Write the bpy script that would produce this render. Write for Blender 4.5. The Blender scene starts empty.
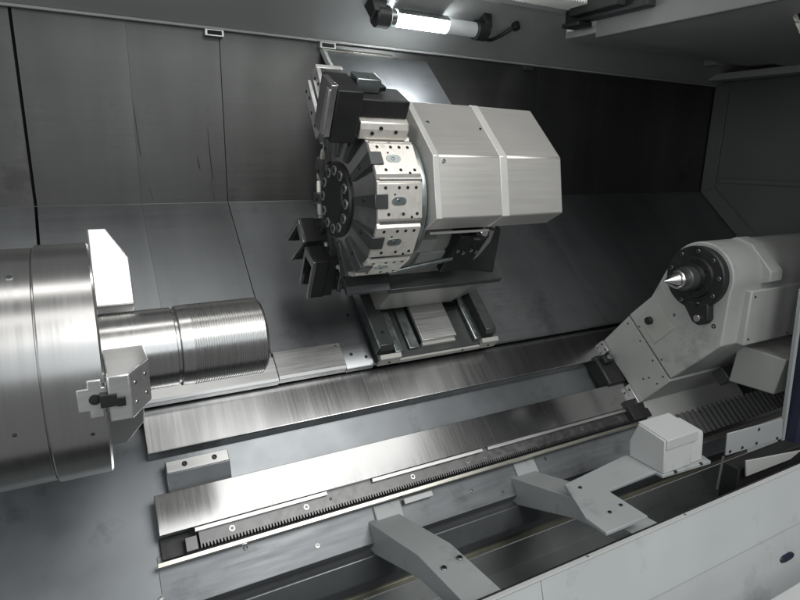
import bpy, bmesh, math, random
from mathutils import Vector, Matrix
random.seed(7)
C = bpy.context.scene.collection
PI = math.pi
TH = math.radians(42)                       # slant of the lathe bed
SV = Vector((0, -math.cos(TH), -math.sin(TH)))   # down the slant, towards the operator
NV = Vector((0, -math.sin(TH), math.cos(TH)))    # out of the slant
XV = Vector((1, 0, 0))
def SN(x, s, n): return XV*x + SV*s + NV*n

# ---------------------------------------------------------------- materials
def mat(name, col, metal=0.0, rough=0.4, var=0.12, scale=(6, 6, 6), rvar=0.12, bump=0.0, bscale=None,
        aniso=0.0, taxis=None, smudge=0.0, spec=0.5, rot=(0, 0, 0), streak=None, coat=0.0, grime=None):
    m = bpy.data.materials.new(name); m.use_nodes = True
    nt = m.node_tree; N = nt.nodes; L = nt.links
    b = N['Principled BSDF']
    b.inputs['Metallic'].default_value = metal
    b.inputs['Specular IOR Level'].default_value = spec
    if coat: b.inputs['Coat Weight'].default_value = coat; b.inputs['Coat Roughness'].default_value = 0.15
    tc = N.new('ShaderNodeTexCoord')
    mp = N.new('ShaderNodeMapping'); mp.inputs['Scale'].default_value = scale
    mp0 = N.new('ShaderNodeMapping'); mp0.inputs['Rotation'].default_value = rot
    L.new(tc.outputs['Object'], mp0.inputs['Vector'])
    L.new(mp0.outputs['Vector'], mp.inputs['Vector'])
    n1 = N.new('ShaderNodeTexNoise'); n1.inputs['Detail'].default_value = 6; n1.inputs['Scale'].default_value = 1.0
    L.new(mp.outputs['Vector'], n1.inputs['Vector'])
    n2 = N.new('ShaderNodeTexNoise'); n2.inputs['Detail'].default_value = 5; n2.inputs['Scale'].default_value = 3.1
    L.new(tc.outputs['Object'], n2.inputs['Vector'])
    def rng(src, lo, hi, a=0.3, c=0.7):
        r = N.new('ShaderNodeMapRange'); r.inputs[1].default_value = a; r.inputs[2].default_value = c
        r.inputs[3].default_value = lo; r.inputs[4].default_value = hi
        L.new(src, r.inputs[0]); return r.outputs[0]
    f = rng(n1.outputs['Fac'], 1-var, 1+var)
    g = rng(n2.outputs['Fac'], 1-smudge, 1+smudge*0.5)
    mul = N.new('ShaderNodeMath'); mul.operation = 'MULTIPLY'; L.new(f, mul.inputs[0]); L.new(g, mul.inputs[1])
    val = mul.outputs[0]
    if streak:
        mps = N.new('ShaderNodeMapping'); mps.inputs['Scale'].default_value = streak
        L.new(mp0.outputs['Vector'], mps.inputs['Vector'])
        n4 = N.new('ShaderNodeTexNoise'); n4.inputs['Detail'].default_value = 3; n4.inputs['Scale'].default_value = 1.0
        L.new(mps.outputs['Vector'], n4.inputs['Vector'])
        h = rng(n4.outputs['Fac'], 0.86, 1.1, 0.35, 0.65)
        m2 = N.new('ShaderNodeMath'); m2.operation = 'MULTIPLY'; L.new(val, m2.inputs[0]); L.new(h, m2.inputs[1]); val = m2.outputs[0]
    if grime:
        n5 = N.new('ShaderNodeTexNoise'); n5.inputs['Detail'].default_value = 8; n5.inputs['Scale'].default_value = grime
        n5.inputs['Roughness'].default_value = 0.7
        L.new(tc.outputs['Object'], n5.inputs['Vector'])
        h = rng(n5.outputs['Fac'], 1.0, 0.72, 0.56, 0.68)
        m2 = N.new('ShaderNodeMath'); m2.operation = 'MULTIPLY'; L.new(val, m2.inputs[0]); L.new(h, m2.inputs[1]); val = m2.outputs[0]
    vm = N.new('ShaderNodeVectorMath'); vm.operation = 'SCALE'; vm.inputs[0].default_value = col[:3]
    L.new(val, vm.inputs['Scale']); L.new(vm.outputs[0], b.inputs['Base Color'])
    r1 = rng(n1.outputs['Fac'], rough*(1-rvar), rough*(1+rvar))
    r2 = rng(n2.outputs['Fac'], 1-smudge*0.6, 1+smudge*0.6)
    rm = N.new('ShaderNodeMath'); rm.operation = 'MULTIPLY'; L.new(r1, rm.inputs[0]); L.new(r2, rm.inputs[1])
    L.new(rm.outputs[0], b.inputs['Roughness'])
    if bump:
        mp2 = N.new('ShaderNodeMapping'); mp2.inputs['Scale'].default_value = bscale or scale
        L.new(mp0.outputs['Vector'], mp2.inputs['Vector'])
        n3 = N.new('ShaderNodeTexNoise'); n3.inputs['Detail'].default_value = 3; n3.inputs['Scale'].default_value = 1.0
        L.new(mp2.outputs['Vector'], n3.inputs['Vector'])
        bp = N.new('ShaderNodeBump'); bp.inputs['Strength'].default_value = bump; bp.inputs['Distance'].default_value = 0.002
        L.new(n3.outputs['Fac'], bp.inputs['Height']); L.new(bp.outputs['Normal'], b.inputs['Normal'])
    if aniso:
        b.inputs['Anisotropic'].default_value = aniso
        b.inputs['Anisotropic Rotation'].default_value = .25
        tg = N.new('ShaderNodeTangent'); tg.direction_type = 'RADIAL'; tg.axis = taxis or 'X'
        L.new(tg.outputs[0], b.inputs['Tangent'])
    return m
def emis(name, col, s):
    m = bpy.data.materials.new(name); m.use_nodes = True
    nt = m.node_tree; b = nt.nodes['Principled BSDF']
    b.inputs['Base Color'].default_value = (.8, .8, .8, 1)
    b.inputs['Emission Color'].default_value = (*col, 1); b.inputs['Emission Strength'].default_value = s
    return m
M = dict(
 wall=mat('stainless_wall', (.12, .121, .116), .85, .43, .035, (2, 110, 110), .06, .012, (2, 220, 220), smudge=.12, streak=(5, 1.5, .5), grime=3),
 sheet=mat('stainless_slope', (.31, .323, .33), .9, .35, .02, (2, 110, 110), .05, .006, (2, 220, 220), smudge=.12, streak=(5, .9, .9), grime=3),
 lsheet=mat('stainless_low', (.15, .157, .162), .85, .36, .03, (2, 110, 110), .06, .012, (2, 220, 220), smudge=.14, grime=3),
 bedpaint=mat('bed_paint', (.155, .166, .172), .6, .36, .06, (5, 5, 5), .15, .05, (30, 30, 30), smudge=.12, grime=6),
 apron=mat('apron_sheet', (.16, .17, .176), .3, .38, .08, (6, 60, 60), .2, .04, (20, 60, 60), smudge=.2, grime=7),
 tray=mat('tray_paint', (.17, .18, .18), 0, .55, .08, (5, 5, 5), .2, .03, (40, 40, 40), smudge=.2, grime=6),
 olive=mat('tray_edge', (.27, .265, .21), .3, .42, .12, (12, 12, 12), smudge=.2),
 paint=mat('grey_paint', (.42, .43, .42), 0, .42, .03, (4, 4, 4), .08, .06, (240, 240, 240), smudge=.05, grime=3),
 paintlt=mat('light_paint', (.47, .48, .472), 0, .38, .03, (4, 4, 4), .08, .05, (240, 240, 240), smudge=.05, grime=3),
 sill=mat('sill_paint', (.42, .44, .44), 0, .40, .025, (3, 3, 3), .08, .05, (260, 260, 260), smudge=.05, grime=2.4),
 endp=mat('end_paint', (.11, .112, .109), 0, .45, .04, (3, 3, 3), .08, .03, (200, 200, 200), smudge=.08),
 fascia=mat('fascia_paint', (.20, .203, .197), 0, .42, .03, (3, 3, 3), .08, .03, (200, 200, 200), smudge=.06),
 header=mat('header_paint', (.36, .365, .355), 0, .42, .03, (3, 3, 3), .08, .03, (200, 200, 200), smudge=.06),
 tail=mat('tailstock_paint', (.36, .365, .347), 0, .42, .04, (4, 4, 4), .1, .10, (90, 90, 90), smudge=.07, grime=5),
 arm=mat('arm_paint', (.31, .328, .326), 0, .42, .03, (4, 4, 4), .08, .05, (200, 200, 200), smudge=.06, grime=5),
 way=mat('ground_way', (.55, .55, .545), 1, .165, .025, (170, 4, 4), .10, .008, (330, 8, 8), smudge=.06),
 wayold=mat('worn_way', (.58, .58, .575), 1, .23, .03, (120, 3, 3), .09, .010, (300, 6, 6), smudge=.10, streak=(16, .7, .7)),
 cover=mat('cover_sheet', (.55, .55, .54), .9, .36, .06, (4, 120, 120), .15, .03, (3, 200, 200), smudge=.12),
 turned=mat('turned_steel', (.60, .595, .58), 1, .31, .03, (160, 3, 3), .08, .006, (300, 3, 3), aniso=.6, taxis='X', smudge=.06),
 shaft=mat('shaft_steel', (.60, .595, .58), 1, .29, .04, (180, 3, 3), .10, .008, (300, 3, 3), aniso=.55, taxis='X', smudge=.08),
 jaw=mat('jaw_steel', (.74, .74, .73), .88, .33, .05, (8, 90, 90), .12, .03, (10, 150, 150), smudge=.06),
 face=mat('station_steel', (.76, .73, .665), .55, .33, .04, (60, 30, 30), .1, .03, (160, 160, 160), smudge=.05, grime=22),
 drum=mat('drum_steel', (.42, .42, .41), .95, .22, .1, (20, 20, 20), .3, .03, (120, 120, 120), smudge=.2, grime=9),
 house=mat('housing_sheet', (.76, .745, .70), .85, .36, .012, (4, 140, 140), .05, .006, (3, 200, 200), smudge=.05),
 trim=mat('housing_trim', (.66, .65, .62), .4, .35, .03, (8, 8, 8), smudge=.05),
 slide=mat('slide_paint', (.40, .40, .365), .15, .42, .05, (5, 5, 5), .1, .05, (120, 120, 120), smudge=.10, grime=5),
 dslide=mat('dark_slide', (.085, .088, .088), .5, .38, .1, (8, 8, 8), .2, .04, (90, 90, 90), smudge=.2, grime=6),
 black=mat('black_oxide', (.012, .012, .012), .0, .5, .15, (20, 20, 20), .2, .04, (120, 120, 120), smudge=.15),
 plastic=mat('black_plastic', (.018, .018, .019), 0, .45, .1, (20, 20, 20), .2),
 wiper=mat('rubber_wiper', (.012, .012, .012), 0, .55, .1, (20, 20, 20), .2),
 hole=mat('hole_dark', (.006, .006, .006), 0, .7, .1),
 steel=mat('bright_steel', (.70, .69, .67), 1, .22, .05, (60, 60, 60), .2),
 grey=mat('grey_steel', (.36, .40, .39), 1, .32, .08, (40, 40, 40), .2, smudge=.1),
 rack=mat('rack_steel', (.14, .14, .14), .9, .38, .1, (40, 40, 40), .2, smudge=.15),
 rod=mat('rod_steel', (.58, .57, .50), .9, .30, .08, (5, 100, 100), .2, smudge=.1),
 navy=mat('seal_navy', (.012, .014, .035), 0, .5, .1),
 fold=mat('bellows_rubber', (.09, .09, .086), 0, .38, .1, (20, 20, 20), .2),
 whiteplastic=mat('white_plastic', (.70, .72, .72), 0, .4, .02),
 bellow=mat('bellows_white', (.62, .62, .58), 0, .6, .05, (20, 20, 20)),
 lamp=emis('lamp_diffuser', (.93, .97, 1.0), 50.0),
)

# ---------------------------------------------------------------- mesh builder
class MB:
    def __init__(self): self.bm = bmesh.new(); self.mi = 0
    def m(self, i): self.mi = i; return self
    def f(self, vs, sm=False):
        try:
            fc = self.bm.faces.new(vs); fc.material_index = self.mi; fc.smooth = sm; return fc
        except ValueError: return None
    def loft(self, A, B, sm=False, ca=True, cb=True):
        a = [self.bm.verts.new(p) for p in A]; b = [self.bm.verts.new(p) for p in B]; n = len(a)
        for i in range(n): self.f([a[i], a[(i+1) % n], b[(i+1) % n], b[i]], sm)
        if ca: self.f(a[::-1])
        if cb: self.f(b)
        return self
    def sn(self, prof, x0, x1): return self.loft([SN(x0, *p) for p in prof], [SN(x1, *p) for p in prof])
    def yz(self, prof, x0, x1): return self.loft([Vector((x0, *p)) for p in prof], [Vector((x1, *p)) for p in prof])
    def sbox(self, x0, x1, s0, s1, n0, n1): return self.sn([(s0, n0), (s1, n0), (s1, n1), (s0, n1)], x0, x1)
    def box(self, x0, x1, y0, y1, z0, z1): return self.yz([(y0, z0), (y1, z0), (y1, z1), (y0, z1)], x0, x1)
    def slab(self, pts, off):                       # planar polygon given thickness
        off = Vector(off); P = [Vector(p) for p in pts]
        return self.loft(P, [p+off for p in P])
    def lathe(self, o, ax, prof, seg=64, sm=True, capa=True, capb=True):
        o = Vector(o); ax = Vector(ax).normalized()
        u = ax.orthogonal().normalized()
        if abs(ax.x) > .99: u = Vector((0, 1, 0))
        v = ax.cross(u)
        rings = []
        for t, r in prof:
            rings.append([self.bm.verts.new(o+ax*t+(u*math.cos(2*PI*k/seg)+v*math.sin(2*PI*k/seg))*r) for k in range(seg)])
        for a, b in zip(rings, rings[1:]):
            for k in range(seg): self.f([a[k], a[(k+1) % seg], b[(k+1) % seg], b[k]], sm)
        if capa: self.f(rings[0][::-1])
        if capb: self.f(rings[-1])
        return self
    def cyl(self, p0, p1, r, seg=24, ch=0.0):
        p0 = Vector(p0); p1 = Vector(p1); L = (p1-p0).length
        pr = [(0, r-ch), (ch, r), (L-ch, r), (L, r-ch)] if ch else [(0, r), (L, r)]
        return self.lathe(p0, p1-p0, pr, seg)
    def tube(self, pts, r, seg=12):
        P = [Vector(p) for p in pts]; rings = []; u = None
        for i, p in enumerate(P):
            d = (P[min(i+1, len(P)-1)]-P[max(i-1, 0)]).normalized()
            u = d.orthogonal().normalized() if u is None else (u-d*u.dot(d)).normalized()
            v = d.cross(u)
            rings.append([self.bm.verts.new(p+(u*math.cos(2*PI*k/seg)+v*math.sin(2*PI*k/seg))*r) for k in range(seg)])
        for a, b in zip(rings, rings[1:]):
            for k in range(seg): self.f([a[k], a[(k+1) % seg], b[(k+1) % seg], b[k]], True)
        self.f(rings[0][::-1]); self.f(rings[-1]); return self
    def build(self, name, mats, parent=None, bevel=0.0, angle=35, seg=2):
        bm = self.bm
        bmesh.ops.recalc_face_normals(bm, faces=bm.faces)
        me = bpy.data.meshes.new(name)
        o = bpy.data.objects.new(name, me); C.objects.link(o)
        if parent is None:
            lo = Vector([min(v.co[i] for v in bm.verts) for i in range(3)]); hi = Vector([max(v.co[i] for v in bm.verts) for i in range(3)])
            L = (lo+hi)/2; L.z = lo.z; o.location = L
        else:
            o.parent = parent; L = Vector(); p = parent
            while p: L += p.location; p = p.parent
        bm.transform(Matrix.Translation(-L)); bm.to_mesh(me); bm.free()
        for k in (mats if isinstance(mats, (list, tuple)) else [mats]): me.materials.append(M[k])
        me.set_sharp_from_angle(angle=math.radians(24))
        if bevel:
            md = o.modifiers.new('bevel', 'BEVEL'); md.width = bevel; md.segments = seg
            md.limit_method = 'ANGLE'; md.angle_limit = math.radians(angle)
        return o
def tag(o, label, cat, group=None):
    o['label'] = label; o['category'] = cat
    if group: o['group'] = group
    return o
def thing(name, label, cat, loc, group=None):
    o = bpy.data.objects.new(name, None); C.objects.link(o); o.location = loc; o.empty_display_size = .05
    return tag(o, label, cat, group)
def struct(o): o['kind'] = 'structure'; return o
_sc = {}
def screw(parent, pos, nrm, r=.006, h=.004, style='socket', name='screw'):
    """a screw head sunk 1 mm in its surface; one mesh per kind, copied"""
    nrm = Vector(nrm).normalized(); key = (tuple(round(c, 3) for c in nrm), r, h, style)
    if key not in _sc:
        b = MB()
        if style == 'ring':        # bright countersunk ring with dark middle
            b.lathe((0, 0, 0), nrm, [(-.002, r), (h, r), (h, r*.62)], 20, True, True, False)
            b.m(1).lathe((0, 0, 0), nrm, [(h, r*.62), (h-.002, r*.55)], 20, True, False, False)
            b.m(0).lathe((0, 0, 0), nrm, [(h-.002, r*.55), (h-.0018, .0005)], 20, True, False, True)
            mats = ['steel', 'hole']
        elif style == 'dark':
            b.lathe((0, 0, 0), nrm, [(-.002, r), (h*.7, r), (h, r*.8), (h, r*.5)], 16, True, True, False)
            b.m(1).lathe((0, 0, 0), nrm, [(h, r*.5), (h-.003, r*.5)], 6, False, False, True); mats = ['black', 'hole']
        else:
            b.lathe((0, 0, 0), nrm, [(-.002, r), (h*.7, r), (h, r*.85), (h, r*.5)], 16, True, True, False)
            b.m(1).lathe((0, 0, 0), nrm, [(h, r*.5), (h-.003, r*.5)], 6, False, False, True); mats = ['grey', 'hole']
        bmesh.ops.recalc_face_normals(b.bm, faces=b.bm.faces)
        me = bpy.data.meshes.new(name); b.bm.to_mesh(me); b.bm.free()
        for k in mats: me.materials.append(M[k])
        me.set_sharp_from_angle(angle=math.radians(24)); _sc[key] = me
    o = bpy.data.objects.new(name, _sc[key]); C.objects.link(o); o.parent = parent
    L = Vector(); p = parent
    while p: L += p.location; p = p.parent
    o.location = Vector(pos)-L
    return o
def dup(root, loc, label):
    r = root.copy(); C.objects.link(r); r.location = loc; r['label'] = label
    def rec(a, b):
        for ch in list(a.children):
            c = ch.copy(); C.objects.link(c); c.parent = b; rec(ch, c)
    kids = [(root, r)]
    while kids:
        a, b = kids.pop()
        for ch in [k for k in bpy.data.objects if k.parent == a]:
            c = ch.copy(); C.objects.link(c); c.parent = b; kids.append((ch, c))
    return r

# ================================================================ the setting
YW, ZC, ZT = 1.10, .235, .90                 # back wall, crease height, top of wall
X_L, X_R = -1.3, 3.66
NP = -.56                                    # plane of the slanted sheets
SCR = SV.dot(Vector((0, YW, ZC)))            # s of the crease
ycr = SV*SCR + NV*NP
# back wall and slanted wall, in separate sheets with narrow open joints
joints = [X_L, -.139, .212, .543, 2.16, X_R]
gaps = [.010, .0006, .003, .0015]
for i in range(5):
    a = joints[i] + (gaps[i-1]/2 if i else 0); b = joints[i+1] - (gaps[i]/2 if i < 4 else 0)
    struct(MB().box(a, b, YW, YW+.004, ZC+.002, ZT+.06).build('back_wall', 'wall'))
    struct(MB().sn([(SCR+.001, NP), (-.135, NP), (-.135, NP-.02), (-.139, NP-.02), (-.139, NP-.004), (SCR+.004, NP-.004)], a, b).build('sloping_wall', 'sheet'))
struct(MB().box(X_L, X_R, YW+.03, YW+.04, ZC-.3, ZT+.06).build('wall_backing', 'hole'))
struct(MB().sn([(SCR-.1, NP-.06), (-.1, NP-.06), (-.1, NP-.07), (SCR-.1, NP-.07)], X_L, X_R).build('slope_backing', 'hole'))
# welded lip along the crease
struct(MB().tube([(X_L, YW-.0005, ZC+.001), (X_R, YW-.0005, ZC+.001)], .0014, 8).build('wall_seam', 'wall'))
# scratches worn into the back wall
for (x_, z0, z1, w_) in ((.224, .42, .60, .0035), (.487, .33, .53, .004), (.44, .37, .42, .005), (.49, .25, .33, .0015), (.255, .25, .30, .002)):
    struct(MB().slab([(x_-w_*.3, YW-.0012, z0), (x_+w_*.3, YW-.0012, z0), (x_+w_*.5-.006, YW-.0012, (z0+z1)/2), (x_-.008, YW-.0012, z1), (x_-.009, YW-.0012, z1), (x_-w_*.5-.005, YW-.0012, (z0+z1)/2)], (0, .001, 0)).build('wall_scratch', 'hole'))
# end wall on the right: outline follows wall and slope
prof = [(YW, 1.08), (YW, ZC)] + [tuple((SV*s+NV*NP).yz) for s in (-.60, -.2, .3)] + [(-.45, -.9), (-.9, -.9), (-.9, 1.08)]
struct(MB().yz(prof, X_R, X_R+.01).build('end_wall', 'endp'))
fr = [(YW-.005, ZT), (YW-.005, ZC), tuple((SV*-.45+NV*(NP+.002)).yz)]
fr2 = [(YW-.10, ZT), (YW-.10, ZC+.03), tuple((SV*-.45+NV*(NP+.10)).yz)]
for k in range(2):
    struct(MB().yz([fr[k], fr[k+1], fr2[k+1], fr2[k]], X_R-.012, X_R-.001).build('end_wall_border', 'endp', bevel=.003))
struct(MB().box(X_R-.012, X_R-.001, -.4, YW-.11, .30, .33).build('end_wall_rib', 'endp', bevel=.003))
# header: sloping painted sheet above the wall, with the lip along its upper edge
struct(MB().yz([(YW-.015, .903), (.75, 1.072), (.75, 1.076), (YW-.015, .912), ], X_L, X_R).build('header_panel', 'header', bevel=.002))
struct(MB().box(X_L, X_R, YW-.022, YW-.002, .893, .903).build('header_edge', 'header', bevel=.002))
struct(MB().yz([(.75, 1.062), (.735, 1.062), (.705, 1.082), (.705, 1.10), (.75, 1.10)], X_L, 1.98).build('header_lip', 'paintlt', bevel=.003))
# closed roof on the right with its fascia, left part of the roof is open (door slid back)
struct(MB().box(2.06, X_R, -1.25, .60, .955, .985).build('roof_panel', 'header', bevel=.003))
struct(MB().box(2.035, 2.06, -1.25, .60, .948, 1.075).build('roof_fascia', 'fascia', bevel=.004))
struct(MB().box(2.06, X_R, .60, .80, .975, 1.005).build('roof_strip', 'header', bevel=.003))
struct(MB().box(3.50, 3.62, -.7, 1.05, .915, .9545).build('roof_beam', 'header', bevel=.004))
struct(MB().box(3.22, 3.30, .82, .90, .965, 1.10).build('roof_block', 'header', bevel=.004))
struct(MB().box(2.06, X_R, .80, .806, .975, 1.07).build('roof_strip', 'header', bevel=.002))
# bed: painted casting sheet under the ways, folding down to the apron
struct(MB().sn([(-.25, -.66), (.02, -.66), (.055, -.675), (.30, -.675), (.452, -.6955), (.452, -.74), (-.25, -.74)], -1.3, X_R-.02).build('bed', 'bedpaint', bevel=.004))
ap = tag(MB().sn([(.306, -.672), (.455, -.692), (.462, -.72), (.455, -.74), (.453, -.742), (.45, -.6935), (.306, -.6745)], .088, 2.9).build('apron_sheet', 'apron', bevel=.004),
         'folded dark grey sheet below the gear rack with a row of small screws', 'sheet')
# chip tray below: stepped sheets down to the pit
def YZs(*a): return list(a)
struct(MB().yz([(.118, -.86), (.30, -.90), (.30, -1.02), (.285, -1.02), (.135, -.99), (.10, -.97), (.09, -.93)], -1.3, 2.9).build('tray_step', 'bedpaint', bevel=.004))
struct(MB().yz([(.148, -.992), (.122, -1.006), (.118, -1.022), (.150, -1.012)], -1.3, 2.9).build('tray_edge', 'olive', bevel=.002))
struct(MB().yz([(.118, -1.022), (.08, -1.10), (-.60, -1.16), (-.60, -1.18), (.118, -1.13)], -1.3, 2.9).build('chip_tray', 'tray', bevel=.004))
struct(MB().yz([(-.02, -1.05), (-.05, -1.04), (-.22, -1.12), (-.22, -1.15), (-.02, -1.10)], -1.3, 1.05).build('tray_ridge', 'tray', bevel=.004))

# ================================================================ bed ways
t = thing('bed_way', 'broad bright ground steel way with a toothed rack along its lower edge', 'bed way', SN(.1, .2, -.66), 'bed ways')
MB().sn([(.15, -.60), (.268, -.60), (.268, -.618), (.248, -.622), (.248, -.674), (.17, -.674), (.15, -.65)], .1, 2.75).build('rail', 'way', t, bevel=.0015)
for a, b in ((.195, .61), (.775, 1.24), (1.265, 2.1)):
    MB().sbox(a, b, .2685, .281, -.626, -.606).build('keeper_strip', 'cover', t, bevel=.001)
t2 = thing('bed_way', 'narrower worn steel way with cross scraping marks below the sloping wall', 'bed way', SN(.1, -.05, -.66), 'bed ways')
MB().sn([(-.134, -.60), (.018, -.60), (.021, -.603), (.021, -.655), (-.134, -.655)], .102, 2.9).build('rail', 'wayold', t2, bevel=.0015)
# gear rack with real teeth
r = thing('gear_rack', 'dark toothed gear rack screwed along the bright front way', 'gear rack', SN(.21, .29, -.65))
b = MB(); prof = []; x = .205; p = .0098
prof.append((.205, .262))
while x < 2.12:
    prof += [(x, .327), (x+p*.34, .327), (x+p*.5, .316), (x+p*.84, .316)]; x += p
prof.append((x, .327)); prof.append((x, .262))
b.loft([SN(q[0], q[1], -.619) for q in prof], [SN(q[0], q[1], -.652) for q in prof]); b.build('toothed_bar', 'rack', r)
for q in (.30, .535, .93, 1.165, 1.245, 1.47, 1.75, 1.98, .70, .775):
    if q in (.70, .775): continue
    screw(r, SN(q, .297, -.619), NV, .0085, .0015, 'ring')
for q in (.62,): screw(r, SN(q, .293, -.619), NV, .005, .001, 'dark')
MB().sbox(2.02, 2.13, .24, .334, -.632, -.585).build('wiper', 'wiper', r, bevel=.003)
tag(MB().sbox(.085, 2.12, .333, .347, -.645, -.629).build('guard_bar', 'rod', bevel=.0015),
    'thin bright square bar running in front of the gear rack teeth', 'bar')
MB().sbox(.10, .185, .262, .325, -.665, -.655).build('rack_seat', 'black', r, bevel=.002)
MB().sbox(.165, .2, .285, .327, -.654, -.625).build('rack_stop', 'rack', r, bevel=.002)
b = MB().sbox(.885, 1.0, .352, .372, -.664, -.655)
tag(b.build('guide_tab', 'paintlt', bevel=.002), 'small pale tab sticking out under the thin bright bar', 'tab')
for x_, s_ in ((.084, .415), (.336, .352), (.556, .41), (.93, .335), (.75, .40), (1.17, .39), (1.55, .36), (1.75, .40), (1.62, .42), (1.3, .43)):
    n_ = -.672-(s_-.306)*.1342
    screw(ap, SN(x_, s_, n_), NV-SV*(-.13)*-1, .0075, .002, 'ring')
# bracket between the ways
t = thing('bracket_block', 'small flat steel block with two screws between the two ways', 'block', SN(.145, .05, -.66))
MB().sn([(.052, -.612), (.092, -.612), (.148, -.648), (.148, -.68), (.052, -.68)], .145, .335).build('block', 'sheet', t, bevel=.002)
MB().sbox(.147, .333, .054, .090, -.6118, -.606).build('top_plate', 'cover', t, bevel=.001)
for q in (.20, .29): screw(t, SN(q, .071, -.606), NV, .008, .003, 'dark')
# cover strips above the worn way
t = thing('way_cover', 'bright raised steel cover plate on the sloping wall beside the cross slide', 'cover plate', SN(.54, -.14, NP), 'way covers')
MB().sn([(-.238, NP+.001), (-.238, NP+.012), (-.142, NP+.012), (-.13, NP+.006), (-.13, NP-.022), (-.134, NP-.022), (-.134, NP+.001)], .545, .80).build('plate', 'cover', t, bevel=.001)
for q in ((.782, -.225),): screw(t, SN(*q, NP+.012), NV, .005, .002)
t = thing('way_cover', 'long lower steel cover plate below the threaded shaft', 'cover plate', SN(.1, -.14, NP), 'way covers')
MB().sn([(-.222, NP+.001), (-.222, NP+.006), (-.138, NP+.006), (-.128, NP+.001), (-.128, NP-.026), (-.132, NP-.026), (-.132, NP+.001)], .07, .5445).build('plate', 'cover', t, bevel=.001)
t = thing('way_cover', 'dull plate with two screws touching the left rail of the cross slide', 'cover plate', SN(.81, -.14, NP), 'way covers')
MB().sn([(-.225, NP+.001), (-.225, NP+.005), (-.138, NP+.005), (-.128, NP+.001), (-.128, NP-.024), (-.132, NP-.024), (-.132, NP+.001)], .801, .912).build('plate', 'sheet', t, bevel=.001)
for q in ((.835, -.185), (.89, -.165), (.88, -.36)): screw(t, SN(*q, NP+(.005 if q[1] > -.3 else 0)), NV, .006, .003, 'dark')

# ================================================================ chuck and workpiece
ck = thing('lathe_chuck', 'large turned steel chuck with jaws gripping the shaft', 'chuck', (-.1, 0, -.25))
MB().lathe((0, 0, 0), XV, [(-.42, .2), (-.42, .245), (-.1035, .245), (-.1025, .244), (-.1025, .238)], 160).build('rear_body', 'turned', ck)
MB().lathe((0, 0, 0), XV, [(-.1025, .20), (-.1025, .238), (-.0995, .238), (-.0995, .2485), (-.098, .25), (-.004, .25), (0, .246), (0, .07)], 160).build('front_body', 'turned', ck)
for ang, xx in ((120, -.135), (191, -.15), (197, -.03), (150, -.19), (201, -.22)):
    a = math.radians(ang); nr = Vector((0, math.cos(a), math.sin(a)))
    rr = .25 if xx > -.1 else .245
    screw(ck, Vector((xx, 0, 0))+nr*rr, nr, .007 if ang == 120 else .0035, .001, 'dark' if ang != 120 else 'socket')
def jaw(a, ro, name='jaw'):
    er = Vector((0, math.cos(a), math.sin(a))); et = Vector((0, -math.sin(a), math.cos(a)))
    pr = [(.002, .10), (.002, ro), (.040, ro), (.080, ro-.075), (.080, .10)]; hw = .045
    b = MB().loft([XV*p[0]+er*p[1]-et*hw for p in pr], [XV*p[0]+er*p[1]+et*hw for p in pr])
    j = b.build(name, 'jaw', ck, bevel=.003)
    s = MB().loft([XV*p[0]+er*p[1]-et*.03 for p in [(-.002, .12), (-.002, .256), (.012, .256), (.012, .12)]], [XV*p[0]+er*p[1]+et*.03 for p in [(-.002, .12), (-.002, .256), (.012, .256), (.012, .12)]])
    s.build('jaw_base', 'grey', j, bevel=.002)
    for q in (.215, .235):
        for w in (-.03, .03):
            pass
    return j, er, et
for k, aa in enumerate((60, 180, 300)):
    j, er, et = jaw(math.radians(aa), .266 if aa == 180 else .285)
    if aa == 180:
        for w in (-.028, .028):
            for q, rr in ((.050, .2477), (.071, .2083)):
                screw(j, XV*q+er*rr+et*w*.7, (er*.040+XV*.075), .004, .001, 'ring')
    if aa == 60:
        b = MB().cyl(XV*.012+er*.165-et*.044, XV*.012+er*.165-et*.062, .013, 6); b.build('clamp_bolt', 'grey', j, bevel=.001)
# T-shaped key plate over the jaw slot
er = Vector((0, -1, 0)); et = Vector((0, 0, -1))
def cross(pts, h0, h1): return MB().loft([XV*p[0]+er*h0+et*p[1] for p in pts], [XV*p[0]+er*h1+et*p[1] for p in pts])
kp = cross([(q[0]+.012, q[1]) for q in [(-.060, -.021), (-.042, -.021), (-.042, -.036), (-.02, -.036), (-.02, -.021), (-.002, -.021), (-.002, .021), (-.02, .021), (-.02, .036), (-.042, .036), (-.042, .021), (-.060, .021)]], .235, .2525).build('key_plate', 'jaw', ck, bevel=.001)
MB().cyl((-.020, -.2523, .0), (-.020, -.2545, .0), .010, 20).build('key_screw', 'black', kp)
cross([(q[0]+.008, q[1]) for q in [(-.02, -.012), (.008, -.012), (.008, -.004), (.022, -.004), (.022, .014), (.008, .014), (.008, .012), (-.02, .012)]], .25, .272).build('slot_key', 'black', kp, bevel=.001)

w = thing('shaft', 'turned steel shaft with a fine threaded end held in the chuck', 'shaft', (.18, 0, -.1))
MB().lathe((0, 0, 0), XV, [(0, .092), (.150, .092), (.152, .090), (.152, .0875)], 128).build('plain_section', 'shaft', w)
MB().lathe((0, 0, 0), XV, [(.152, .0875), (.158, .0875), (.158, .0885)], 128).build('relief_groove', 'shaft', w)
pr = [(.158, .0885), (.161, .0935), (.185, .0945)]
x = .185
while x < .345: pr += [(x, .0951), (x+.0016, .0951), (x+.0030, .0932), (x+.0040, .0932)]; x += .0056
pr += [(x, .0948), (x+.001, .0948), (.353, .091), (.356, .087), (.356, .02)]
MB().lathe((0, 0, 0), XV, pr, 128).build('threaded_section', 'shaft', w)
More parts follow.
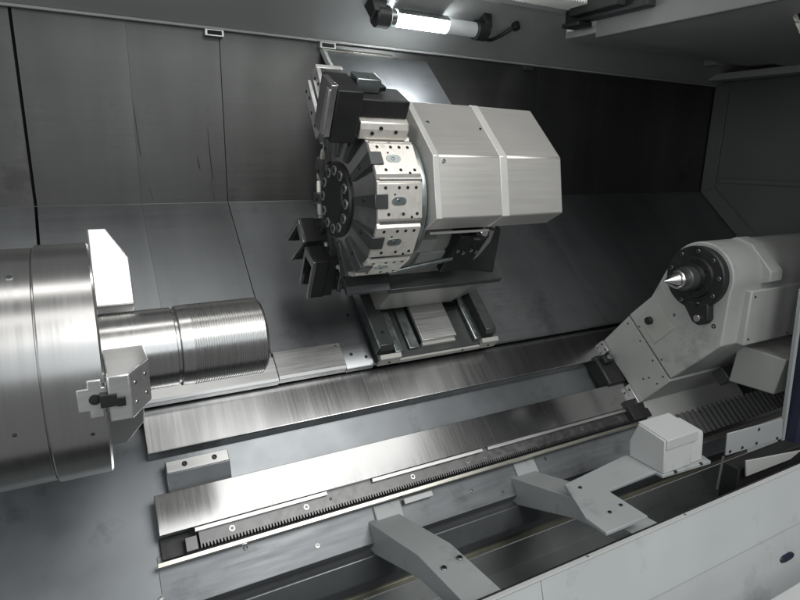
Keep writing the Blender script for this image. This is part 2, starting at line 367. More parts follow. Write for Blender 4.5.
# pale guard plate of the headstock at the left frame edge
tag(MB().lathe((-.43, 0, 0), XV, [(-.05, .30), (-.05, .345), (0, .345), (0, .30)], 96).build('chuck_guard', 'paintlt', bevel=.002),
    'pale painted guard ring behind the chuck at the left edge', 'guard')

# ================================================================ cross slide on the slanted wall
cs = thing('cross_slide', 'dark cross slide base with two rails on the sloping wall under the turret', 'cross slide', SN(1.2, -.3, NP))
S0 = -.98
MB().sbox(.922, 1.468, S0, -.128, NP+.002, NP+.030).build('base_plate', 'dslide', cs, bevel=.002)
MB().sbox(.918, .926, S0, -.155, NP+.0305, NP+.078).build('left_lip', 'grey', cs, bevel=.001)
MB().sn([(S0, NP+.0305), (-.15, NP+.0305), (-.15, NP+.055), (-.165, NP+.076), (S0, NP+.076)], .9265, .985).build('rail_cover', 'dslide', cs, bevel=.002)
MB().sn([(S0, NP+.0305), (-.14, NP+.0305), (-.14, NP+.052), (S0, NP+.052)], .992, 1.028).build('slide_rail', 'grey', cs, bevel=.004)
MB().sn([(S0, NP+.0305), (-.14, NP+.0305), (-.14, NP+.052), (S0, NP+.052)], 1.362, 1.385).build('slide_rail', 'grey', cs, bevel=.004)
MB().sn([(S0, NP+.0305), (-.15, NP+.0305), (-.15, NP+.062), (-.165, NP+.078), (S0, NP+.078)], 1.415, 1.466).build('rail_cover', 'dslide', cs, bevel=.002)
MB().sn([(-.128, NP+.004), (-.118, NP+.004), (-.118, NP+.052), (-.136, NP+.058), (-.136, NP+.031), (-.128, NP+.031)], .920, 1.010).build('end_plate', 'slide', cs, bevel=.0015)
MB().sn([(-.1275, NP+.004), (-.117, NP+.004), (-.117, NP+.026), (-.1275, NP+.026)], 1.0105, 1.388).build('end_plate', 'slide', cs, bevel=.0015)
MB().sn([(-.128, NP+.004), (-.118, NP+.004), (-.118, NP+.052), (-.136, NP+.058), (-.136, NP+.031), (-.128, NP+.031)], 1.3885, 1.47).build('end_plate', 'slide', cs, bevel=.0015)
c_ = MB().sbox(1.115, 1.275, -.42, -.165, NP+.05, NP+.066).build('center_cover', 'cover', cs, bevel=.002)
MB().sbox(1.118, 1.272, -.168, -.152, NP+.0305, NP+.0495).build('cover_lip', 'slide', cs, bevel=.002)
MB().sbox(1.06, 1.105, -.40, -.15, NP+.0305, NP+.045).build('guide_block', 'grey', cs, bevel=.003)
for k in range(5): MB().cyl(SN(1.285+.016*k, -.33, NP+.04), SN(1.285+.016*k, -.33+.03, NP+.055), .006, 12).build('hose_fitting', 'black', cs)
for q in (.965, 1.30, 1.43): screw(cs, SN(q, -.117, NP+.022), SV, .005, .002, 'dark')
for q in (-.22, -.5): screw(cs, SN(.955, q, NP+.076), NV, .006, .003, 'dark')
# slanted plate behind the turret, up to the header
t = thing('slide_cover', 'dark sheet running from the header down behind the turret under the lamp', 'cover plate', SN(1.2, -1.3, -.1))
MB().sbox(.975, 1.478, -1.385, -.62, -.094, -.086).build('sheet', 'sheet', t, bevel=.001)
MB().sbox(.96, .975, -1.40, -.70, -.10, -.075).build('side_edge', 'paint', t, bevel=.002)
MB().sbox(.975, 1.30, -1.392, -1.378, -.0855, -.078).build('top_edge', 'rod', t, bevel=.001)

# ================================================================ turret slide with its housing
h = thing('turret_housing', 'silver faceted sheet housing behind the tool turret', 'housing', SN(1.2, -.45, -.4))
oc = [(-.335, -.03), (-.258, .062), (-.232, .142), (-.378, .256), (-.612, .262), (-.72, .14), (-.72, -.02), (-.60, -.10)]
def scl(k): return [(-.46+(p[0]+.46)*k, .09+(p[1]-.09)*k) for p in oc]
MB().sn(oc, .925, 1.17).build('front_shell', 'house', h, bevel=.004)
MB().loft([SN(1.19, *p) for p in oc], [SN(1.425, *p) for p in scl(.985)]).build('rear_shell', 'house', h, bevel=.004)
MB().sn(scl(1.006), 1.165, 1.195).build('joint_band', 'trim', h, bevel=.002)
MB().sn(scl(1.006), .918, .94).build('edge_band', 'trim', h, bevel=.002)
for (x_, s_, n_, nr) in ((.955, -.245, .145-.004, None), (.955, -.36, .245, None), (1.15, -.245, .137, None)):
    screw(h, SN(x_, s_-.006, n_), NV*.75+SV*.6, .007, .004)
screw(h, SN(.96, -.52, .259), NV, .006, .003); screw(h, SN(1.15, -.50, .259), NV, .004, .003, 'dark')
MB().lathe(SN(.885, -.45, 0), XV, [(-.01, .13), (-.01, .214), (.01, .218), (.022, .218), (.034, .205), (.04, .205)], 96).build('collar', 'grey', h)
MB().sn([(-.78, -.30), (-.335, -.30), (-.318, -.10), (-.335, -.04), (-.75, -.04)], .955, 1.30).build('pedestal', 'slide', h, bevel=.004)
MB().sn([(-.95, -.52), (-.325, -.495), (-.285, -.300), (-.95, -.300)], .965, 1.325).build('slide_block', 'slide', h, bevel=.004)
MB().sbox(.93, 1.43, -.80, -.268, -.298, -.272).build('shelf', 'dslide', h, bevel=.003)
MB().loft([SN(1.326, -.325, -.49), SN(1.326, -.285, -.30), SN(1.326, -.70, -.30), SN(1.326, -.70, -.49)],
          [SN(1.40, -.36, -.455), SN(1.432, -.275, -.274), SN(1.432, -.70, -.274), SN(1.40, -.70, -.455)]).build('gusset', 'slide', h, bevel=.002)
MB().sbox(1.01, 1.17, -.335, -.312, -.21, -.13).build('access_plate', 'paint', h, bevel=.002)
MB().sn([(-.318, -.022), (-.276, .028), (-.270, .022), (-.312, -.03)], .965, 1.20).build('lower_flap', 'trim', h, bevel=.001)
MB().sbox(.97, 1.05, -.334, -.309, -.12, -.055).build('access_plate', 'paint', h, bevel=.002)
co = MB().sbox(1.115, 1.235, -.42, -.285, -.215, -.02).build('connector_box', 'black', h, bevel=.004)
MB().cyl(SN(1.185, -.30, -.02), SN(1.185, -.275, .012), .026, 24, .003).build('connector', 'black', co)
MB().cyl(SN(1.185, -.277, .010), SN(1.185, -.27, .018), .015, 20, .002).build('connector_nut', 'steel', co)
for k in range(4): MB().cyl(SN(1.130+.028*k, -.285, -.085-.012*(k % 2)), SN(1.130+.028*k, -.272, -.085-.012*(k % 2)), .007, 12, .002).build('plug', 'grey', co)
MB().loft([SN(1.236, -.335, -.271), SN(1.236, -.335, -.03), SN(1.236, -.60, -.03), SN(1.236, -.60, -.271)],
          [SN(1.40, -.30, -.271), SN(1.325, -.33, -.05), SN(1.325, -.60, -.05), SN(1.40, -.60, -.271)]).build('side_panel', 'dslide', h, bevel=.003)
MB().cyl(SN(.87, -.255, -.145), SN(1.13, -.285, -.135), .009, 16).build('coolant_pipe', 'grey', h)

# ================================================================ tool turret
tc0 = Vector(SN(.80, -.45, 0))
tu = thing('tool_turret', 'twelve sided tool turret with bright drilled station faces', 'turret', tc0)
def P12(x, r, off=0): return [SN(x, -.45+r*math.cos(math.radians(30*k+off)), r*math.sin(math.radians(30*k+off))) for k in range(12)]
R1 = .240
b = MB(); b.loft(P12(.742, R1), P12(.884, R1), ca=False)
b.loft(P12(.712, .135), P12(.742, R1), ca=True, cb=False)
b.build('drum', 'drum', tu, bevel=.003)
ap12 = R1*math.cos(math.radians(15))
def loc(k):
    a = math.radians(30*k+15); er = SV*math.cos(a)+NV*math.sin(a); et = -SV*math.sin(a)+NV*math.cos(a)
    return er, et, SV*-.45
def lbox(b, k, x0, x1, t0, t1, r0, r1):
    er, et, o = loc(k)
    return b.loft([o+XV*x0+et*t+er*r for t, r in ((t0, r0), (t1, r0), (t1, r1), (t0, r1))], [o+XV*x1+et*t+er*r for t, r in ((t0, r0), (t1, r0), (t1, r1), (t0, r1))])
for k in range(12):
    er, et, o = loc(k)
    tp = [(-.0605, ap12-.004), (.0605, ap12-.004), (.0500, ap12+.008), (-.0500, ap12+.008)]
    fp = MB().loft([o+XV*.732+et*p_[0]+er*p_[1] for p_ in tp], [o+XV*.878+et*p_[0]+er*p_[1] for p_ in tp]).build('station_face', 'face', tu, bevel=.0015)
    for (xx, tt, rr) in ((.757, .038, .005), (.801, .038, .005), (.829, .038, .005), (.857, .038, .005), (.766, -.037, .005), (.814, -.037, .005), (.86, -.037, .005), (.787, .019, .0032), (.842, -.0465, .0042)):
        p = o+XV*xx+et*tt+er*(ap12+.0075); MB().cyl(p, p+er*.0012, rr, 14).build('bolt_hole', 'hole', fp)
    p = o+er*(ap12+.0078)
    b = MB()
    b.loft([p+XV*(.80+.0)+XV*(.022*math.cos(a)+(.012 if math.cos(a) > 0 else -.012))*.7+et*.012*math.sin(a) for a in [2*PI*i/20 for i in range(20)]],
           [p+er*.002+XV*(.80)+XV*(.022*math.cos(a)+(.012 if math.cos(a) > 0 else -.012))*.7+et*.012*math.sin(a) for a in [2*PI*i/20 for i in range(20)]])
    b.build('key_slot', 'grey', fp)
    screw(fp, o+er*(ap12+.0095)+XV*.797, er, .007, .002)
    # wedge clamp in front of the face
    b = MB(); i0 = .120; 
    b.loft([o+XV*.706+er*(i0+.012)+et*w_ for w_ in (-.012, .012)]+[o+XV*.722+er*(i0+.012)+et*w_ for w_ in (.012, -.012)],
           [o+XV*.722+er*(ap12+.012)+et*w_ for w_ in (-.021, .021)]+[o+XV*.764+er*(ap12+.012)+et*w_ for w_ in (.021, -.021)])
    wc = b.build('wedge_clamp', 'dslide', tu, bevel=.002)
    screw(wc, o+XV*.716+er*(.185)+et*.004, er*-.16-XV, .008, .004, 'dark')
hc = MB().lathe(SN(.700, -.45, 0), XV, [(.045, .118), (.006, .118), (0, .113), (0, .066), (-.004, .062), (-.004, .002)], 96).build('hub_cap', 'black', tu)
for k in range(12):
    a = math.radians(30*k+8); q = SN(.6985, -.45+.091*math.cos(a), .091*math.sin(a))
    b = MB().lathe(q, -XV, [(-.001, .0155), (.002, .0155), (.003, .014), (.003, .0105)], 28, True, False, False)
    b.m(1).lathe(q, -XV, [(.003, .0105), (-.0005, .0095)], 28, True, False, False)
    b.m(0).lathe(q, -XV, [(-.0005, .0095), (.0006, .006), (.0006, .0045)], 28, True, False, False)
    b.m(1).lathe(q, -XV, [(.0006, .0045), (-.002, .0045)], 6, False, False, True)
    b.build('cap_bolt', ['cover', 'hole'], hc)
# ---- tools held by the turret
def holder(name, label, cat, k, group='tool holders on the turret'):
    er, et, o = loc(k); return thing(name, label, cat, o+XV*.80+er*ap12, group), er, et, o
t, er, et, o = holder('tool_holder', 'big black boring holder at the top of the turret with a silver foot', 'tool holder', 3)
lbox(MB(), 3, .618, .694, -.070, .062, .225, .375).build('body', 'black', t, bevel=.004)
lbox(MB(), 3, .694, .858, -.042, .052, .292, .345).build('arm', 'black', t, bevel=.004)
b = MB(); pr = [(-.062, .236), (.050, .236), (.050, .2915), (-.040, .2915), (-.056, .285), (-.064, .268)]
b.loft([o+XV*.706+et*p[0]+er*p[1] for p in pr], [o+XV*.862+et*p[0]+er*p[1] for p in pr])
ft = b.build('foot', 'face', t, bevel=.003)
for xx, tt, rr in ((.77, -.0655, .272), (.82, -.064, .262), (.745, -.064, .256)):
    MB().cyl(o+XV*xx+et*(-.0615)+er*rr, o+XV*xx+et*(-.0662)+er*rr, .0055, 14).build('bolt_hole', 'hole', ft)
lbox(MB(), 3, .598, .617, -.066, .010, .24, .385).build('clamp_plate', 'drum', t, bevel=.002)
lbox(MB(), 3, .590, .598, -.072, -.050, .25, .375).build('clamp_edge', 'cover', t, bevel=.002)
lbox(MB(), 3, .70, .775, .0, .055, .346, .385).build('saddle', 'grey', t, bevel=.003)
lbox(MB(), 3, .775, .805, .02, .05, .346, .360).build('stop', 'black', t, bevel=.003)
def plate(k, label, x0, x1, t0, t1, r0, r1, hook=None, m='jaw'):
    t, er, et, o = holder('tool_plate', label, 'tool plate', k)
    p = lbox(MB(), k, x0, x1, t0, t1, r0, r1).build('plate', m, t, bevel=.0015)
    lbox(MB(), k, x0+.004, x0+.06, t0*.8, t1*.8, ap12+.008, r0+.03).build('shank', 'drum', t, bevel=.002)
    if hook: lbox(MB(), k, *hook).build('hook', m, t, bevel=.0015)
    for q in (.2, .45, .7, .88):
        rr = r0+(r1-r0)*q; pp = o+XV*x0+er*rr+et*((t0+t1)/2+.006*((-1)**int(q*10)))
        MB().cyl(pp+XV*.001, pp-XV*.0008, .006, 14).build('bolt_hole', 'hole', p)
plate(5, 'narrow steel plate with four holes at the far left of the turret', .72, .732, .022, .072, .27, .47)
plate(5, 'hooked pale steel plate with holes behind the black boring holder', .735, .75, -.035, .012, .30, .475, (.735, .83, -.035, .012, .4755, .49))
# two black square holders with forked ends, lower left
def fork(label, k):
    er, et, o = loc(k)
    t = thing('forked_holder', label, 'tool holder', o+XV*.66+er*.36, 'forked black holders on the turret')
    def pl(pts, x0, x1): return MB().loft([o+XV*x0+et*p[0]+er*p[1] for p in pts], [o+XV*x1+et*p[0]+er*p[1] for p in pts])
    w_ = .046
    pl([(-w_, .365), (-w_+.014, .365), (-w_+.014, .236), (w_-.014, .236), (w_-.014, .365), (w_, .365), (w_, .208), (-w_, .208)], .648, .660).build('fork', 'drum', t, bevel=.0015)
    pl([(-w_+.001, .208), (w_-.001, .208), (w_-.001, .362), (w_-.016, .362), (w_-.016, .235), (-w_+.016, .235), (-w_+.016, .362), (-w_+.001, .362)], .6605, .705).build('body', 'black', t, bevel=.002)
    pl([(-w_+.003, .21), (w_-.003, .21), (w_-.003, .360), (-w_+.003, .360)], .7055, .737).build('back', 'black', t, bevel=.002)
    pl([(-.04, .25), (.04, .25), (.04, .34), (-.04, .34)], .7375, .82).build('shank', 'black', t, bevel=.003)
fork('upper of the two black forked holders at the turret lower left', 8)
fork('lower of the two black forked holders at the turret lower left', 9)
# dark stay under the turret
t = thing('drip_guard', 'dark bent steel guard hanging below the front of the turret', 'guard', SN(.8, -.36, -.26))
MB().sn([(-.52, -.30), (-.265, -.275), (-.262, -.262), (-.285, -.25), (-.52, -.26)], .76, .925).build('plate', 'dslide', t, bevel=.002)
MB().sn([(-.50, -.33), (-.30, -.305), (-.34, -.20), (-.50, -.22)], .745, .76).build('bracket', 'drum', t, bevel=.002)
for q in (-.46, -.40, -.34): screw(t, SN(.745, q, -.27), -XV, .010, .005, 'dark')

# ================================================================ tailstock
XT = 2.10
ts = thing('tailstock', 'grey painted tailstock straddling the two ways with a black flange', 'tailstock', SN(2.4, .1, -.6))
arc = [(.137*math.cos(a), .137*math.sin(a)) for a in [math.radians(d) for d in range(25, 215, 10)]]
pb = [(-.072, -.378), (.255, -.378), (.258, -.34), (.262, -.10)] + arc + [(-.105, -.12), (-.068, -.23)]
MB().sn(pb, XT, 3.3).build('body', 'tail', ts, bevel=.006, seg=3)
MB().sn([(-.060, -.598), (.268, -.580), (.262, -.386), (-.070, -.386)], XT+.003, 2.85).build('base', 'tail', ts, bevel=.004)
MB().sbox(XT+.012, 2.8, -.06, .25, -.387, -.377).build('joint_gap', 'hole', ts)
# recess with knob and raised lower panel on the end face
rc = MB().sbox(XT-.003, XT+.001, -.03, .10, -.345, -.225).build('recess_panel', 'slide', ts, bevel=.002)
MB().cyl((SN(XT-.003, .01, -.30)), SN(XT-.022, .01, -.30), .017, 20, .003).build('knob', 'black', rc)
for s_, n_ in ((.19, -.09), (.075, -.158), (.225, -.05)):
    pass
screw(ts, SN(XT, .185, -.075), -XV, .009, .001, 'dark'); screw(ts, SN(XT, .055, -.19), -XV, .006, .001, 'dark')
for s_, n_ in ((-.045, -.41), (.05, -.405), (.15, -.405), (.23, -.405), (.19, -.50), (.20, -.47), (.0, -.365), (.17, -.362), (.24, -.45)):
    screw(ts, SN(XT+(.003 if n_ < -.38 else 0), s_, n_), -XV, .004, .002, 'dark')
# way wipers
for s0, s1 in ((-.058, .0), (.175, .268)):
    wp = MB().sbox(XT-.018, XT+.004, s0, s1, -.600, -.572).build('wiper', 'cover', ts, bevel=.002)
    for q in (.25, .75): screw(wp, SN(XT-.018, s0+(s1-s0)*q, -.583), -XV, .005, .002, 'dark')
MB().sbox(XT-.105, XT, .005, .155, -.655, -.583).build('way_clamp', 'wiper', ts, bevel=.008)
MB().sbox(XT-.085, XT-.03, .02, .06, -.582, -.555).build('clamp_block', 'black', ts, bevel=.006)
MB().cyl(SN(XT-.06, .04, -.555), SN(XT-.06, .04, -.54), .014, 16, .002).build('clamp_nut', 'grey', ts)
# black flange with its ring of screws
fl = MB().lathe((XT, 0, 0), -XV, [(-.01, .12), (.030, .123), (.036, .118), (.036, .082), (.046, .078), (.046, .055), (.062, .050), (.062, .02)], 96).build('flange', 'black', ts)
er_ = []
for k in range(9):
    a = math.radians(40*k+12); screw(fl, Vector((XT-.036, .104*math.cos(a), .104*math.sin(a))), -XV, .0075, .004, 'socket')
for k in range(6):
    a = math.radians(60*k+25); screw(fl, Vector((XT-.046, .067*math.cos(a), .067*math.sin(a))), -XV, .006, .003, 'dark')
# ear pointing down with one bolt
ea = MB().loft([Vector((XT-.002, y, z)) for y, z in ((.035, -.10), (-.075, -.09), (-.085, -.150), (-.072, -.172), (-.045, -.182), (-.02, -.172))],
               [Vector((XT-.040, y, z)) for y, z in ((.035, -.10), (-.075, -.09), (-.085, -.150), (-.072, -.172), (-.045, -.182), (-.02, -.172))]).build('stop_ear', 'black', fl, bevel=.004)
MB().cyl((XT-.04, -.045, -.152), (XT-.052, -.045, -.152), .014, 16, .002).build('ear_bolt', 'steel', ea)
# side cover, lifting lug
sp = MB().box(2.20, 2.62, -.155, -.095, -.255, -.035).build('side_cover', 'tail', ts, bevel=.006)
for x_, z_ in ((2.225, -.06), (2.225, -.23), (2.59, -.06), (2.5, -.24)): screw(sp, (x_, -.155, z_), (0, -1, 0), .005, .002, 'dark')
MB().yz([(.03, .130), (-.01, .148), (-.075, .128), (-.165, .035), (-.168, -.005), (-.13, -.02), (-.09, .06)], 2.285, 2.365).build('lifting_lug', 'tail', ts, bevel=.004)
# skirt below the base and the grey cover box on the side
MB().sn([(.264, -.592), (.37, -.598), (.37, -.61), (.264, -.61)], 2.40, 2.80).build('skirt', 'tail', ts, bevel=.003)
MB().loft([SN(2.118, .27, -.605), SN(2.118, .262, -.575), SN(2.75, .21, -.575), SN(2.75, .21, -.605)],
          [SN(2.11, .352, -.61), SN(2.11, .352, -.603), SN(2.74, .375, -.603), SN(2.74, .375, -.61)]).build('skirt', 'tail', ts, bevel=.002)
MB().loft([Vector((2.35, y, z)) for y, z in ((-.052, -.300), (-.244, -.306), (-.222, -.460), (-.035, -.470))],
          [Vector((2.95, y, z)) for y, z in ((-.052, -.300), (-.244, -.306), (-.222, -.460), (-.035, -.470))]).build('cover_box', 'tail', ts, bevel=.005)
MB().sbox(2.42, 2.7, .262, .33, -.42, -.36).build('box_bracket', 'dslide', ts, bevel=.004)
# live centre
lc = thing('live_center', 'bright steel live center point in the tailstock flange', 'live center', (1.96, 0, 0))
MB().lathe((XT-.062, 0, 0), -XV, [(0, .046), (.04, .046), (.045, .043), (.045, .03)], 64).build('sleeve', 'dslide', lc)
MB().lathe((XT-.107, 0, 0), -XV, [(0, .036), (.03, .036), (.034, .033), (.034, .030), (.045, .030), (.104, .0015)], 64).build('point', 'steel', lc)

# bellows beside the tailstock
t = thing('bellows', 'black ribbed bellows running along the front of the tailstock', 'bellows', SN(2.6, .4, -.66))
b = MB(); x = 2.20; top = []
P_ = []
while x < 3.2: P_ += [(x, 0), (x+.014, .016), (x+.022, .016), (x+.034, 0)]; x += .036
for (sA, sB) in (((.36), (.468)),):
    prev = None
    for x_, dn in P_:
        ring = [b.bm.verts.new(SN(x_, s_, n_)) for s_, n_ in ((sA-dn*.3, -.66), (sA-dn*.3, -.612+dn), (sB+dn*.3, -.612+dn), (sB+dn*.6, -.70))]
        if prev:
            for i in range(3): b.f([prev[i], prev[i+1], ring[i+1], ring[i]])
        prev = ring
b.build('folds', 'fold', t)
MB().sbox(2.18, 3.25, .34, .50, -.72, -.705).build('channel', 'slide', t, bevel=.002)

# ================================================================ arms, motor cover, plates
ar = thing('support_arm', 'grey bracket arm on the left, bolted from apron to front guard', 'bracket arm', (.80, -.1, -.72), 'bracket arms to the front guard')
prA = [(.212, -.758), (.185, -.770), (-.155, -.672), (-.41, -.652), (-.41, -.70), (-.165, -.745), (.12, -.86), (.16, -.86), (.205, -.80)]
MB().yz(prA, .745, .858).build('arm', 'arm', ar, bevel=.003)
MB().sn([(.345, -.668), (.42, -.672), (.42, -.70), (.345, -.70)], .772, .875).build('foot', 'arm', ar, bevel=.003)
for x_, y_ in ((.775, -.245), (.838, -.23)):
    screw(ar, (x_, y_, -.6645), (0, -.08, 1), .009, .005, 'socket')
a2 = dup(ar, (.80+.615, -.1, -.72), 'grey bracket arm on the right, beside the white motor cover')
# white motor cover with its base plate
t = thing('motor_cover', 'white faceted box cover on a flat plate beside the right arm', 'cover box', (1.75, -.2, -.61))
zp = -.598
MB().slab([(1.30, -.160, zp), (1.225, -.325, zp), (1.225, -.405, zp), (1.40, -.405, zp), (1.40, -.252, zp), (1.64, -.245, zp), (1.64, -.275, zp), (1.88, -.29, zp), (1.93, -.13, zp), (1.62, -.12, zp)], (0, 0, -.012))  .build('base_plate', 'arm', t, bevel=.002)
bx = MB()
A = [(-.125, zp), (-.125, -.50), (-.165, -.455), (-.225, -.455), (-.262, -.49), (-.262, zp)]
pts = [(-.13, zp), (-.13, -.52), (-.155, -.452), (-.22, -.458), (-.268, -.50), (-.268, zp)]
MB().yz([(-.13, zp), (-.122, -.54), (-.15, -.462), (-.262, -.478), (-.272, zp)], 1.645, 1.79).build('box', 'paintlt', t, bevel=.004)
MB().yz([(-.13, zp), (-.122, -.54), (-.16, -.478), (-.255, -.49), (-.26, -.505), (-.268, zp)], 1.79, 1.86).build('box_end', 'paintlt', t, bevel=.004)
MB().yz([(-.145, -.4625), (-.262, -.4785), (-.264, -.512), (-.268, -.512), (-.268, -.474), (-.145, -.457)], 1.65, 1.815).build('lid', 'paintlt', t, bevel=.002)
for x_, y_ in ((1.70, -.279), (1.83, -.285), (1.33, -.20), (1.31, -.34), (1.37, -.33)): screw(t, (x_, y_, zp), (0, 0, 1), .006, .004, 'dark')

# ================================================================ front guard (sill)
fg = thing('front_guard', 'long pale grey front guard panel with a bright trimmed top edge', 'guard panel', (1.2, -.45, -1.1))
k = .30
def fy(z): return -.432-(-.632-z)*k
MB().yz([(-.42, -.634), (-.432, -.634), (fy(-.815), -.815), (fy(-.815)+.012, -.815), (-.42, -.65)], X_L, .955).build('panel', 'sill', fg, bevel=.002)
MB().yz([(-.42, -.634), (-.432, -.634), (fy(-.815), -.815), (fy(-.815)+.012, -.815), (-.42, -.65)], .957, 2.9).build('panel', 'sill', fg, bevel=.002)
MB().yz([(fy(-.818)+.006, -.818), (fy(-1.25), -1.25), (fy(-1.25)+.02, -1.25), (fy(-.818)+.02, -.818)], X_L, 2.9).build('lower_panel', 'sill', fg, bevel=.002)
MB().box(X_L, 2.9, -.4345, -.420, -.6335, -.628).build('trim', 'paint', fg, bevel=.0015)
MB().box(X_L, 2.9, -.4195, -.413, -.70, -.629).build('inner_edge', 'black', fg, bevel=.001)
nf = Vector((0, -1, k)).normalized()
zz = -.905; yy = fy(zz)+.003
b = MB(); pts = [(.030*math.cos(a)+(.012 if math.cos(a) > 0 else -.012), .013*math.sin(a)) for a in [2*PI*i/24 for i in range(24)]]
dn = Vector((0, k, 1)).normalized()
base = Vector((2.05, yy, zz)) - nf*.001
b.loft([base+XV*p[0]+dn*p[1] for p in pts], [base+nf*.006+XV*p[0]*.9+dn*p[1]*.8 for p in pts])
b.build('grip_slot', 'navy', fg)
for x_ in (1.13, 1.55, .75): screw(fg, (x_, -.427, -.628), (0, 0, 1), .004, .001)
tag(MB().box(.8, 2.6, -.78, -.70, -.80, -.727).build('door_rail', 'paintlt', bevel=.006), 'white door rail at the lower right corner of the front', 'rail')

# ================================================================ right door jamb with plates
dj = thing('door_jamb', 'dark door post with a pale edge strip at the right', 'door post', (2.35, -.3, -.6))
MB().box(2.325, 2.46, -.34, -.28, -.72, 1.0).build('post', 'navy', dj, bevel=.004)
MB().box(2.47, 3.64, -.33, -.30, -.79, .94).build('door_panel', 'header', dj, bevel=.003)
MB().loft([Vector((2.308, -.306, -.615)), Vector((2.324, -.306, -.615)), Vector((2.324, -.29, -.615)), Vector((2.308, -.29, -.615))],
          [Vector((2.245, -.306, .0)), Vector((2.264, -.306, .0)), Vector((2.264, -.29, .0)), Vector((2.245, -.29, .0))]).build('edge_strip', 'arm', dj, bevel=.002)
jp = MB().slab([(1.945, -.302, -.588), (1.935, -.302, -.498), (2.29, -.302, -.518), (2.31, -.302, -.605)], (0, .006, 0)).build('corner_plate', 'arm', dj, bevel=.002)
for x_, z_ in ((2.13, -.525), (1.965, -.575), (2.04, -.578), (2.13, -.582), (2.27, -.594)): screw(jp, (x_, -.302, z_), (0, -1, 0), .006, .003, 'dark')
MB().slab([(1.93, -.301, -.72), (1.935, -.301, -.59), (1.94, -.301, -.59), (1.936, -.301, -.72)], (0, .006, 0)).build('plate_edge', 'cover', dj)
MB().box(1.94, 2.9, -.36, -.30, -.80, -.612).build('lower_beam', 'hole', dj, bevel=.003)
tag(MB().slab([(1.952, -.38, -.632), (1.934, -.38, -.566), (2.30, -.38, -.616), (2.23, -.38, -.637)], (0, .006, 0)).build('corner_gusset', 'tail', bevel=.002),
    'flat grey gusset behind the front guard at the right edge', 'gusset')
b = MB().loft([SN(2.3, -.645, .776), SN(2.3, -.50, .726), SN(2.3, -.49, .74), SN(2.3, -.635, .79)], [SN(2.32, -.645, .776), SN(2.32, -.50, .726), SN(2.32, -.49, .74), SN(2.32, -.635, .79)])
ju = thing('door_edge', 'dark slanted door edge with a pale trim line in the upper right corner', 'door edge', (2.3, -.08, .9))
b.build('trim', 'rod', ju, bevel=.001)
MB().sn([(-.64, .792), (-.46, .732), (-.40, .85), (-.58, .92)], 2.305, 2.33).build('panel', 'navy', ju, bevel=.002)

# ================================================================ lamp and small things on the header
def hp(x, d, off=0.0):      # a point on the header face, d metres up from its lower edge
    u = Vector((0, .75-(YW-.015), 1.072-.903)).normalized(); nn = Vector((0, -u.z, u.y)); nn = nn if nn.z < 0 else -nn
    return Vector((x, YW-.015, .903)) + u*d + nn*off
lm = thing('work_lamp', 'lit tubular work lamp with black end caps on the header', 'lamp', hp(1.38, .20, .05))
d0, of = .247, .052
MB().cyl(hp(1.175, d0, of), hp(1.42, d0, of), .030, 32).build('diffuser', 'lamp', lm)
b = MB()      # half-round reflector shell between tube and header
un = (hp(0, 1)-hp(0, 0)).normalized(); nh = (hp(0, 0, 1)-hp(0, 0, 0))
A_ = [un*math.cos(q)*r_+nh*math.sin(q)*r_ for r_, rng_ in ((.034, range(0, 13)), (.0375, range(12, -1, -1))) for q in [math.radians(172+16.33*i_) for i_ in rng_]]
b.loft([hp(1.178, d0, of)+v_ for v_ in A_], [hp(1.419, d0, of)+v_ for v_ in A_]); b.build('reflector', 'grey', lm)
MB().cyl(hp(1.42, d0, of), hp(1.565, d0, of), .030, 32).build('sleeve', 'whiteplastic', lm)
MB().cyl(hp(1.085, d0, of), hp(1.150, d0, of), .043, 32, .006).build('end_cap', 'plastic', lm)
MB().cyl(hp(1.150, d0, of), hp(1.175, d0, of), .033, 32).build('collar', 'grey', lm)
MB().cyl(hp(1.565, d0, of), hp(1.63, d0, of), .041, 32, .006).build('end_cap', 'plastic', lm)
lbx = MB().loft([hp(1.06, d0-.02, .0), hp(1.06, d0+.05, .0), hp(1.13, d0+.05, 0), hp(1.13, d0-.02, 0)], [hp(1.07, d0-.01, .06), hp(1.07, d0+.04, .06), hp(1.12, d0+.04, .06), hp(1.12, d0-.01, .06)])
lbx.build('bracket', 'plastic', lm, bevel=.003)
MB().loft([hp(1.60, d0-.02, .0), hp(1.60, d0+.05, .0), hp(1.64, d0+.05, 0), hp(1.64, d0-.02, 0)], [hp(1.605, d0-.01, .06), hp(1.605, d0+.04, .06), hp(1.635, d0+.04, .06), hp(1.635, d0-.01, .06)]).build('bracket', 'plastic', lm, bevel=.003)
cb = []
for i in range(17):
    q = i/16; cb.append(hp(1.625+.175*q, d0-.01-.075*math.sin(PI*q*.92)+.03*q, of*(1-q)+.008))
MB().tube(cb, .0085).build('cable', 'plastic', lm)
MB().cyl(hp(1.795, d0+.015, .0), hp(1.795, d0+.015, .03), .018, 20, .003).build('cable_gland', 'plastic', lm)
for x_, lab in ((.52, 'small dark latch slot at the header edge above the left wall'), (.985, 'small dark latch slot at the header edge near the turret')):
    t = thing('latch', lab, 'latch', hp(x_, .0, 0), 'latch slots under the header')
    MB().box(x_-.035, x_+.035, YW-.030, YW-.001, .868, .892).build('plate', 'cover', t, bevel=.001)
    MB().box(x_-.027, x_+.027, YW-.032, YW-.029, .873, .888).build('slot', 'hole', t)
t = thing('latch', 'tiny dark latch at the header edge on the dark right wall', 'latch', hp(2.1, 0, 0), 'latch slots under the header')
MB().box(2.06, 2.12, YW-.02, YW-.001, .872, .892).build('plate', 'dslide', t, bevel=.001)
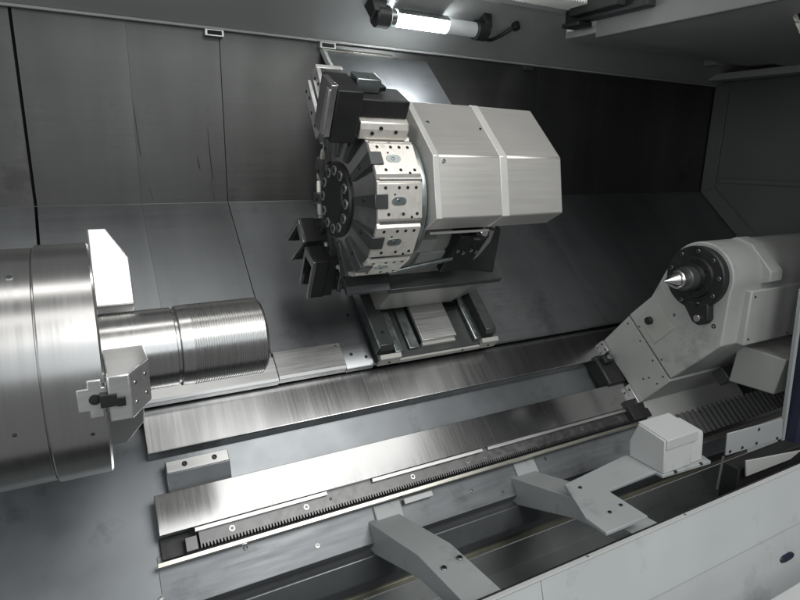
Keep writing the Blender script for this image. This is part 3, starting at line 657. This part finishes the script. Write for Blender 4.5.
# white ribbed bellows over the header and the black carriage beside it
t = thing('roof_bellows', 'cream ribbed bellows above the header at the top edge', 'bellows', (1.7, .62, 1.06))
b = MB(); prev = None; x = 1.48; i = 0
while x < 1.98:
    z = 1.062+(.010 if i % 2 else 0)
    ring = [b.bm.verts.new(p) for p in ((x, .69, z), (x, .56, z), (x, .55, z+.12))]
    if prev:
        for q in range(2): b.f([prev[q], prev[q+1], ring[q+1], ring[q]])
    prev = ring; x += .0075; i += 1
b.build('folds', 'bellow', t)
t = thing('roof_carriage', 'black rail carriage under the roof beside the cream bellows', 'carriage', (2.0, .6, 1.02))
MB().box(1.985, 2.034, .30, .74, 1.015, 1.10).build('block', 'plastic', t, bevel=.005)
MB().box(1.93, 1.984, .40, .66, 1.03, 1.10).build('block', 'wiper', t, bevel=.005)
MB().box(1.95, 2.034, .62, .72, .995, 1.014).build('bracket', 'plastic', t, bevel=.004)
# small latch plate above turret-left, wall scratches as thin stuck strips of grime are left to the material

# ================================================================ camera
F = 581.53
R = ((0.87509, -0.48355, 0.01889), (-0.10257, -0.22347, -0.96930), (0.47293, 0.84629, -0.24515))
cam = bpy.data.cameras.new('camera'); co_ = bpy.data.objects.new('camera', cam); C.objects.link(co_)
rt = Vector(R[0]).normalized(); bk = -Vector(R[2]).normalized(); up = bk.cross(rt).normalized(); rt = up.cross(bk)
mw = Matrix(((rt.x, up.x, bk.x), (rt.y, up.y, bk.y), (rt.z, up.z, bk.z))).to_4x4()
mw.translation = Vector((-.016, -1.382, .448)); co_.matrix_world = mw
cam.sensor_width = 36; cam.lens = 36*F/800; cam.clip_start = .02; cam.clip_end = 100
bpy.context.scene.camera = co_

# ================================================================ light: workshop ceiling lamps, added fill lights and room
wd = bpy.data.worlds.new('World'); bpy.context.scene.world = wd; wd.use_nodes = True
bg = wd.node_tree.nodes['Background']; bg.inputs[0].default_value = (.96, .98, 1.0, 1); bg.inputs[1].default_value = .12
def area(name, loc, tgt, sx, sy, e, col=(1, 1, 1)):
    l = bpy.data.lights.new(name, 'AREA'); l.shape = 'RECTANGLE'; l.size = sx; l.size_y = sy; l.energy = e; l.color = col
    o = bpy.data.objects.new(name, l); C.objects.link(o); o.location = loc
    if tgt is None: return o
    d = (Vector(tgt)-Vector(loc)); o.rotation_euler = d.to_track_quat('-Z', 'X').to_euler()
    return o
area('overhead_light', (2.0, -1.45, 3.4), None, 2.5, .9, 9.5, (1, .993, .98))
area('overhead_light', (-.1, -2.0, 3.4), None, 2.6, .7, 7.5, (1, .993, .98))
area('overhead_light', (.0, -.2, 3.4), None, 2.2, .5, 9, (1, .993, .98))
area('overhead_light', (2.0, -3.6, 3.5), None, 2.6, 2.4, 165, (1, .993, .98))  # added fill for front guard and housing, kept out of the chuck reflections
area('added_fill', (1.0, -4.6, 1.9), (1.0, 0, -.2), 3.0, 2.4, 30, (.9, .95, 1))  # added front fill from the operator side, no window known there
area('added_fill', (-3.3, -2.6, 1.3), (2.1, 0, -.2), 2.0, 2.0, 55, (.95, .98, 1))  # added fill from the left to brighten the tailstock end face
sc = bpy.context.scene
sc.view_settings.view_transform = 'Standard'; sc.view_settings.look = 'None'
sc.view_settings.exposure = .4; sc.view_settings.gamma = 1
